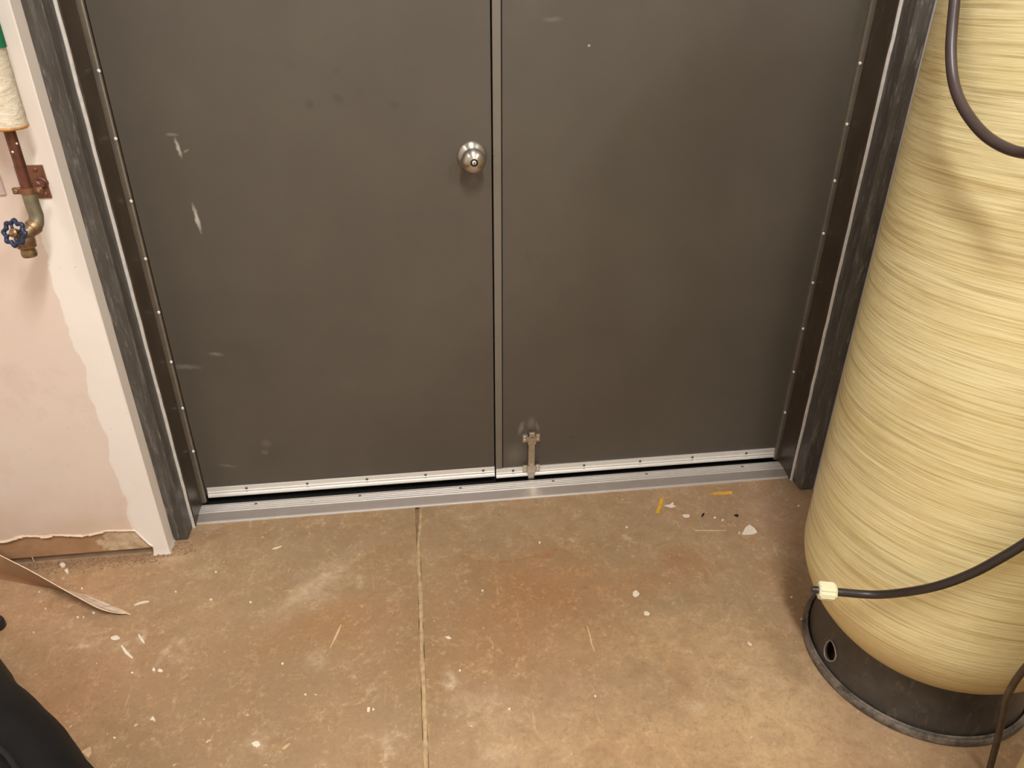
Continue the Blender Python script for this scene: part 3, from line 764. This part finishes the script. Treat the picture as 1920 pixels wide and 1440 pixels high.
# wall plate with boss and ring clamp
pl = box('hanger_plate', -1.052, -.9955, WY-.0045, WY-.0006, 1.0125, 1.0825, M_plate, pw, .0012); pl['label'] = 'rust-brown square wall plate'
for x, z in ((-1.012, 1.0735), (-1.006, 1.0215), (-1.042, 1.0735), (-1.042, 1.0215)):
    screw('screw', (x, WY-.0045, z), (0, -1, 0), .0050, M_plate, pl)
bz = 1.046
lathe('boss', [(0, -.002), (.0125, -.002), (.0125, .004), (.0095, .006), (.0088, .018), (.0105, .020), (.0105, .026), (.0085, .028), (.0070, .050), (0, .050)], M_copper, pl, 24, (PX+.004, WY-.004, bz), (-.08, -1, 0))
bm = bmesh.new()
lathe_bm([(.0112, -.0065), (.0142, -.0065), (.0142, .0065), (.0112, .0065)], 32, True, bm, Matrix.Translation((PX, PY, bz)))
for s in (-1, 1): add_box(bm, PX+s*.0205-.0085, PX+s*.0205+.0085, PY-.0045, PY+.0045, bz-.0065, bz+.0065, .0015, 1)
cl = new_obj('ring_clamp', bm_mesh(bm, 'ring_clamp'), M_plate, pw); auto_smooth(cl)
for s in (-1, 1): screw('screw', (PX+s*.0215, PY-.0050, bz), (0, -1, 0), .0050, M_brass, cl)
# sleeve, elbow, tap body
el = tube('elbow', catmull([(PX, PY, 1.040), (PX, PY, 1.012), (PX+.0008, PY-.001, .992), (PX-.003, PY-.010, .975), (PX-.016, PY-.026, .965)], 7), lambda t: .0138 if t < .62 else .0142, M_greenbrass, pw, 22)
el['label'] = 'grey-green elbow fitting'
lathe('collar', [(.0120, -.006), (.0162, -.006), (.0168, -.003), (.0168, .003), (.0162, .006), (.0120, .006)], M_brass, pw, 24, (PX-.005, PY-.013, .974), (-.62, -.7, -.42), closed=True)
vb = tube('tap_body', catmull([(PX-.010, PY-.018, .970), (PX-.018, PY-.030, .962), (PX-.020, PY-.034, .958), (PX-.020, PY-.034, .946)], 7), lambda t: .0150 if t < .3 else .0145, M_brass, pw, 20)
ho = lathe('hose_outlet', [(0, .030), (.0125, .030), (.0130, .020), (.0185, .018), (.0195, .014), (.0195, .004), (.0185, .002), (.0185, -.004), (.0165, -.006), (.0140, -.008), (.0140, -.012), (.0150, -.014), (.0150, -.022), (.0135, -.025), (.009, -.025), (.009, -.010), (0, -.010)], M_brass, pw, 28, (PX-.020, PY-.034, .943), (0, 0, 1))
ho['label'] = 'brass hose outlet pointing down'
hw_c = at(27, 437, y=-.352); hd = Vector((-.30, -.88, .36)).normalized()
st0 = Vector((PX-.020, PY-.034, .955))
tube('valve_stem', [st0, hw_c+hd*.004], lambda t: .0125 if t < .45 else .0062, M_brass, pw, 18)
def handwheel():
    bm = bmesh.new(); m = frame_to(hw_c, hd); n = 64; R0 = .0225
    loop = []
    for k in range(n):
        a = 2*math.pi*k/n; R = R0+.0026*math.cos(8*a); loop.append((R*math.cos(a), R*math.sin(a)))
    rings = []
    for k, (x, y) in enumerate(loop):
        l = math.hypot(x, y); ex, ey = x/l, y/l
        rings.append([bm.verts.new(m @ Vector((x+ex*.0052*math.cos(b), y+ey*.0052*math.cos(b), .0042*math.sin(b)))) for b in [2*math.pi*j/8 for j in range(8)]])
    for k in range(n):
        A, B = rings[k], rings[(k+1) % n]
        for j in range(8): bm.faces.new((A[j], A[(j+1) % 8], B[(j+1) % 8], B[j]))
    for k in range(4):
        a = 2*math.pi*k/4+.4
        tube_bm([m @ Vector((.006*math.cos(a), .006*math.sin(a), .001)), m @ Vector((.0215*math.cos(a), .0215*math.sin(a), 0))], .0028, 8, bm)
    return bm
hw = new_obj('handwheel', bm_mesh(handwheel(), 'handwheel'), M_blue, pw, smooth=True); hw['label'] = 'dark blue scalloped handwheel'
lathe('wheel_hub', [(0, .009), (.0045, .009), (.0060, .006), (.0090, .004), (.0095, -.003), (0, -.003)], M_brass, hw, 20, hw_c, hd)
# second plate at the picture's edge
p2 = thing('wall_plate', (-1.115, WY, 1.0445), 'pale painted bracket plate at the left picture edge beside the tap', 'bracket')
box('plate', -1.145, -1.0855, WY-.005, WY-.0004, 1.022, 1.067, M_pinkplate, p2, .001)
for z in (1.033, 1.056): screw('screw', (-1.128, WY-.005, z), (0, -1, 0), .0045, M_pinkplate, p2)

# ================================================================== loose cove base
sec = [(at(0, 1082, z=0), at(0, 1041, z=.088)), (at(62, 1094, z=0), at(55, 1069, z=.083)), (at(122, 1104, z=0), at(112, 1101, z=.064)),
       (at(168, 1116, z=.001), at(150, 1122, z=.048)), (at(225, 1139, z=.002), at(178, 1137, z=.034)), (at(247, 1150, z=.002), at(192, 1143, z=.030))]
b0, t0 = sec[0]
sec = [(Vector((-2.3, WY-.006, 0)), Vector((-2.3, WY-.005, .1))), (Vector((-1.62, WY-.006, 0)), Vector((-1.62, WY-.005, .098))), (Vector((-1.49, WY-.012, 0)), at(-62, 1009, z=.092))]+sec
Bc = catmull([s[0] for s in sec], 6); Tc = catmull([s[1] for s in sec], 6)
bm = bmesh.new(); cols = []
mid = len(Bc)
for i, (b, t) in enumerate(zip(Bc, Tc)):
    tan = (Bc[min(i+1, mid-1)]-Bc[max(i-1, 0)]).normalized(); n = tan.cross((t-b).normalized()).normalized()
    col = []
    for k in range(7):
        f_ = k/6; p = b.lerp(t, f_) + n*(.004*math.sin(math.pi*f_)) + (n*.006*(1-f_*6) if f_ < .17 else Vector())
        p.z = max(p.z, .0012); col.append(p)
    cols.append((col, n))
TH = .0022
fr = [[bm.verts.new(p+n*TH/2) for p in c] for c, n in cols]; bk = [[bm.verts.new(p-n*TH/2) for p in c] for c, n in cols]
for i in range(mid-1):
    for k in range(6):
        f1 = bm.faces.new((fr[i][k], fr[i+1][k], fr[i+1][k+1], fr[i][k+1])); f1.material_index = 0
        f2 = bm.faces.new((bk[i][k], bk[i][k+1], bk[i+1][k+1], bk[i+1][k])); f2.material_index = 1
    for a, k in ((0, 0), (6, 6)):
        g = bm.faces.new((fr[i][k], fr[i+1][k], bk[i+1][k], bk[i][k])); g.material_index = 1
for i in (0, mid-1):
    for k in range(6):
        g = bm.faces.new((fr[i][k], fr[i][k+1], bk[i][k+1], bk[i][k])); g.material_index = 1
cb_ = thing('baseboard_left', (-1.35, -.26, 0), 'brown vinyl baseboard peeled off the wall and curling across the floor', 'baseboard', kind='structure')
o = new_obj('cove_strip', bm_mesh(bm, 'cove_strip'), None, cb_, smooth=True, mats=[M_cove_f, M_cove_b]); auto_smooth(o, 50)
# shreds of wall paper stuck to its back
for (a0, a1, k0, k1) in ((-9, -1, 2.2, 4.6), (-14, -8, .6, 2.2)):
    bm = bmesh.new(); rr = random.Random(int(-a0)); rows = []
    idx = list(range(mid+a0, mid+a1+1))
    for j, i in enumerate(idx):
        c, n = cols[i]; row = []
        for f_ in (k0, (k0+k1)/2, k1):
            k = int(f_); q = c[k].lerp(c[min(k+1, 6)], f_-k) - n*(TH/2+.0008+.0012*rr.random()) + Vector((rr.uniform(-.001, .001), rr.uniform(-.001, .001), 0))
            row.append(bm.verts.new(q))
        rows.append(row)
    for A, B in zip(rows, rows[1:]):
        for k in range(2): bm.faces.new((A[k], A[k+1], B[k+1], B[k]))
    o = new_obj('paper_shred', bm_mesh(bm, 'paper_shred'), M_torn, cb_)

# ================================================================== black bag, lower left
def bag():
    top = [at(0, 1240, z=.30), at(92, 1346, z=.31), at(176, 1440, z=.30)]
    d = (top[2]-top[0]); d.z = 0; d.normalize(); side = Vector((-d.y, d.x, 0))
    if side.x > 0: side = -side                         # points away from the door, to the left
    org = top[1]-d*.22; 
    t = thing('duffel_bag', (org+side*.17+d*.05).xy.to_3d(), 'black fabric bag standing in the lower left corner', 'bag')
    bm = bmesh.new(); rows = []
    NL, NS = 34, 28; Wd, H = .36, .335
    for i in range(NL+1):
        u_ = -1+2*i/NL; ex = (1-abs(u_)**6)**.5 if abs(u_) < 1 else 0
        row = []
        for j in range(NS):
            a = 2*math.pi*j/NS; ca, sa = math.cos(a), math.sin(a)
            sx = math.copysign(abs(ca)**.55, ca)*Wd/2*(.25+.75*ex); sz = math.copysign(abs(sa)**.6, sa)*H/2*(.45+.55*ex)
            wr = .004*math.sin(u_*13+2*ca)+.002*math.sin(u_*31+5*sa)+.004*math.sin(7*a+u_*5)
            p = org + d*(u_*.58+.05) + side*(Wd/2-sx-.018) ; p.z = H/2+sz*(1)+wr*max(sa, 0)
            p -= side*0; p += side*wr*.8
            p.z = max(p.z-.0, .0); row.append(bm.verts.new(p))
        rows.append(row)
    for A, B in zip(rows, rows[1:]):
        for j in range(NS): bm.faces.new((A[j], A[(j+1) % NS], B[(j+1) % NS], B[j]))
    bm.faces.new(rows[0]); bm.faces.new(rows[-1])
    new_obj('bag_body', bm_mesh(bm, 'bag_body'), M_bag, t, smooth=True)
    pts = []
    for i in range(0, 25):
        u_ = -.9+1.8*i/24; p = org+d*(u_*.58+.05)+side*(.085+.006*math.sin(i)); p.z = .338; pts.append(p)
    tube('seam_piping', pts, .005, M_bagtrim, t, 8)
    pts = []
    for i in range(0, 13):
        a = math.pi*i/12; p = org+d*(.12*math.cos(a)+.05)+side*(.20+.05*math.sin(a)); p.z = .335+.012*math.sin(a); pts.append(p)
    tube('carry_handle', pts, .011, M_bagtrim, t, 10)
bag()
p = at(-8, 1166, z=.02); 
rc = thing('rubber_foot', (p.x, p.y, 0), 'small round black rubber foot at the left picture edge', 'rubber foot')
lathe('cap', [(0, .0), (.016, .0), (.0185, .003), (.0185, .020), (.0165, .026), (.010, .029), (0, .030)], M_rubber, rc, 28, (p.x, p.y, 0))
lathe('washer', [(.004, .0295), (.008, .0290), (.008, .0315), (.004, .0320)], M_dullscrew, rc, 16, (p.x, p.y, 0), closed=True)

# ================================================================== litter on the floor
def flake(name, outline, mat, thick, label, cat, group=None, lift=.0):
    """thin chip with an irregular outline given in picture points on the floor"""
    P = [at(px, py, z=0) for px, py in outline]; c = sum(P, Vector())/len(P)
    bm = bmesh.new(); rr = random.Random(int(c.x*1e4)); n = len(P)
    tp = [bm.verts.new((q.x, q.y, thick+lift*rr.random())) for q in P]; bt = [bm.verts.new((c.x+(q.x-c.x)*.96, c.y+(q.y-c.y)*.96, .0003)) for q in P]
    m = bm.verts.new((c.x, c.y, thick+lift*.6))
    for k in range(n):
        bm.faces.new((tp[k], tp[(k+1) % n], m)); bm.faces.new((bt[k], bt[(k+1) % n], tp[(k+1) % n], tp[k]))
    bm.faces.new(bt)
    o = new_obj(name, bm_mesh(bm, name), mat, None, (c.x, c.y, 0)); return tag(o, label, cat, group)
def blob(px, py, w_, h_, seed, n=9):
    rr = random.Random(seed); return [(px+w_/2*math.cos(2*math.pi*k/n)*rr.uniform(.7, 1.15), py+h_/2*math.sin(2*math.pi*k/n)*rr.uniform(.7, 1.15)) for k in range(n)]
def stick(name, pts, wpx, mat, thick, label, cat, group=None):
    P = [at(px, py, z=0) for px, py in pts]; bm = bmesh.new(); rows = []
    wd = wpx/F_PX*1.9
    for i, p in enumerate(P):
        t = (P[min(i+1, len(P)-1)]-P[max(i-1, 0)]).normalized(); s = Vector((-t.y, t.x, 0))
        k = wd/2*(.45 if i in (0, len(P)-1) else 1)
        rows.append([bm.verts.new((p.x+s.x*a*k, p.y+s.y*a*k, z)) for a, z in ((-1, .0004), (-.8, thick), (.8, thick), (1, .0004))])
    for A, B in zip(rows, rows[1:]):
        for k in range(4): bm.faces.new((A[k], A[(k+1) % 4], B[(k+1) % 4], B[k]))
    bm.faces.new(rows[0]); bm.faces.new(rows[-1])
    c = P[0].lerp(P[-1], .5)
    return tag(new_obj(name, bm_mesh(bm, name), mat, None, (c.x, c.y, 0)), label, cat, group)
flake('tape_scrap', [(1238.5, 934), (1245, 935.5), (1236, 964), (1229, 963)], M_yel, .0012, 'short yellow tape scrap lying crosswise before the threshold', 'tape', None, .003)
flake('tape_scrap', [(1330, 926.5), (1345, 923.5), (1372, 922), (1373, 927), (1345, 928.5)], M_yel, .0012, 'longer flat yellow scrap lying along the threshold near the right frame', 'tape', None, .002)
flake('paint_chip', [(1391, 1003), (1397, 990), (1405, 984), (1414, 991), (1420, 999), (1414, 1003), (1402, 1004)], M_chip, .0015, 'largest off-white paint chip, beside the tank and threshold', 'paint chip', None, .002)
flake('paint_chip', [(1245, 949), (1256, 947), (1262, 942), (1263, 948), (1268, 950), (1258, 953)], M_chip, .001, 'ragged white chip right beside the crosswise yellow scrap', 'paint chip', None, .002)
flake('paint_chip', blob(1287, 968, 15, 8, 3), M_chip, .001, 'small white chip between the yellow scrap and the black speck', 'paint chip', None, .001)
stick('pale_strand', [(1299, 990), (1304, 995), (1330, 995), (1362, 995)], 3, M_wood, .0015, 'thin bent pale strand left of the largest paint chip', 'strand')
flake('dark_crumb', [(1315, 968), (1318, 963), (1321, 964), (1319, 968), (1316, 970)], M_dark, .003, 'tiny black speck in front of the right door leaf', 'crumb')
flake('dark_pebble', blob(1381, 967, 9, 5, 5), M_dark, .002, 'small dark oval pebble right of the black speck', 'pebble')
flake('paint_chip', blob(1192, 1114, 14, 13, 6), M_chip, .001, 'round white chip in the middle of the right slab', 'paint chip', None, .001)
flake('paint_chip', blob(1213, 1151, 13, 10, 8), M_chip, .001, 'white chip just below the round one on the right slab', 'paint chip', None, .001)
flake('paint_chip', [(1402, 1203), (1410, 1208), (1408, 1212), (1402, 1208)], M_chip, .001, 'tiny pale triangular chip left of the tank base', 'paint chip')
stick('wood_splinter', [(640, 1172), (632, 1190), (619, 1217)], 5, M_wood, .003, 'pale wood splinter lying slanted left of the floor joint', 'splinter')
stick('wood_splinter', [(1101, 1175), (1106, 1192), (1109, 1208), (1115, 1222)], 3.5, M_wood, .002, 'thin wood splinter lying on the slab right of the joint', 'splinter')
flake('paint_chip', blob(217, 1197, 19, 9, 12), M_chip, .0015, 'oval white chip below the curled baseboard tip', 'paint chip', None, .001)
stick('plaster_sliver', [(228, 1211), (237, 1224), (249, 1235)], 6, M_chip, .002, 'white plaster sliver just below the oval chip', 'plaster')
stick('plaster_sliver', [(260, 1190), (266, 1200), (271, 1207)], 5, M_chip, .002, 'shorter plaster sliver right of the oval chip', 'plaster')
flake('paint_chip', blob(289, 1257, 7, 8, 14, 7), M_chip, .003, 'left one of two neighbouring white crumbs on the left slab', 'paint chip')
flake('paint_chip', blob(301, 1259, 9, 8, 15, 6), M_chip, .003, 'right one of two neighbouring white crumbs on the left slab', 'paint chip')
flake('paint_chip', [(281, 1351), (287, 1344), (291, 1349), (292, 1357), (288, 1352)], M_chip, .002, 'small forked chip beside the black bag', 'paint chip', None, .002)
flake('paint_chip', blob(480, 1396, 17, 11, 17), M_chip, .001, 'white chip at the bottom edge of the left slab', 'paint chip', None, .001)
stick('wood_splinter', [(529, 1406), (536, 1401), (544, 1395)], 4.5, M_wood, .003, 'short pale splinter at the bottom edge of the left slab', 'splinter')
stick('paint_curl', [(252, 1136), (262, 1132), (271, 1130), (280, 1129)], 4.5, M_chip, .004, 'white paint curl just right of the baseboard tip', 'paint curl')
stick('paint_curl', [(511, 1030), (519, 1028), (528, 1025)], 4, M_chip, .003, 'white paint curl in front of the left part of the threshold', 'paint curl')
stick('paint_curl', [(1515, 995), (1522, 998), (1526, 1006), (1528, 1013)], 3, M_chip, .002, 'thin curved paint curl close to the yellow tank', 'paint curl')
flake('paint_chip', [(834, 1194), (842, 1193), (847, 1198), (840, 1199)], M_chip, .001, 'small white chip just right of the floor joint', 'paint chip')
flake('paint_chip', [(689, 1327), (694, 1327), (693, 1336), (688, 1335)], M_chip, .002, 'tiny square white chip left of the floor joint', 'paint chip')
flake('paint_chip', [(152, 1410), (170, 1400), (172, 1412), (166, 1422)], M_wood, .0012, 'pale brown scrap half under the black bag', 'scrap')
flake('plaster_lump', blob(118, 1061, 11, 8, 20), M_chip, .006, 'white plaster lump in the dirt under the bare wall strip', 'plaster')
flake('plaster_lump', blob(126, 1073, 8.5, 8, 21, 12), M_chip, .006, 'round white plaster bead in front of the bare wall strip', 'plaster')
def crumb_label(px, py):
    if px < 200 and py < 1170: return 'tiny white plaster crumb on the floor beside the curled baseboard'
    if px > 1370: return 'tiny white plaster crumb on the floor close to the yellow tank'
    if px > 800: return 'tiny white plaster crumb on the slab right of the floor joint'
    if py < 1140: return 'tiny white plaster crumb before the left half of the threshold'
    return 'tiny white plaster crumb on the slab left of the floor joint'
tiny = [(1497, 949), (1484, 1120), (1503, 1161), (1386, 1000), (74, 1111), (86, 1142), (146, 1158), (157, 1158), (176, 1150), (154, 1104), (248, 1262), (396, 1125), (405, 1073), (530, 1245), (700, 1331), (1012, 1018), (1340, 971), (116, 1428),
        (470, 1130), (1355, 976), (573, 1303), (955, 1330), (1116, 1306), (862, 1258), (215, 1384), (1175, 989), (905, 1108), (330, 1110)]
for k, (px, py) in enumerate(tiny):
    flake('plaster_crumb', blob(px, py, random.uniform(4, 6.5), random.uniform(3.5, 5.5), 40+k, 6), M_chip, .002, crumb_label(px, py), 'crumb', 'tiny plaster crumbs on the floor')
# grit along the foot of the wall and in the corners: uncountable
bm = bmesh.new(); rr = random.Random(21)
for k in range(2000):
    u_ = rr.random(); x = -1.42+u_*.44; y = WY-.002-abs(rr.gauss(0, .016))+.012*rr.random()
    if k > 1800: x = rr.uniform(-.99, -.90); y = rr.uniform(-.225, -.165)+.0
    if x > -.968 and y > -.17: continue
    s = abs(rr.gauss(0, .0011))+.0005 + (.002*rr.random() if k % 25 == 0 else 0)
    m = Matrix.Translation((x, y, s*.4)) @ Matrix.Rotation(rr.random()*6, 4, 'Z') @ Matrix.Diagonal((s*rr.uniform(.6, 1.8), s, s*.7, 1))
    bmesh.ops.create_icosphere(bm, subdivisions=1, radius=1, matrix=m)
gr = new_obj('floor_grit', bm_mesh(bm, 'floor_grit'), M_crumb, None, (-1.2, WY, 0)); tag(gr, 'brown grit and plaster dust along the foot of the left wall', 'grit', kind='stuff')
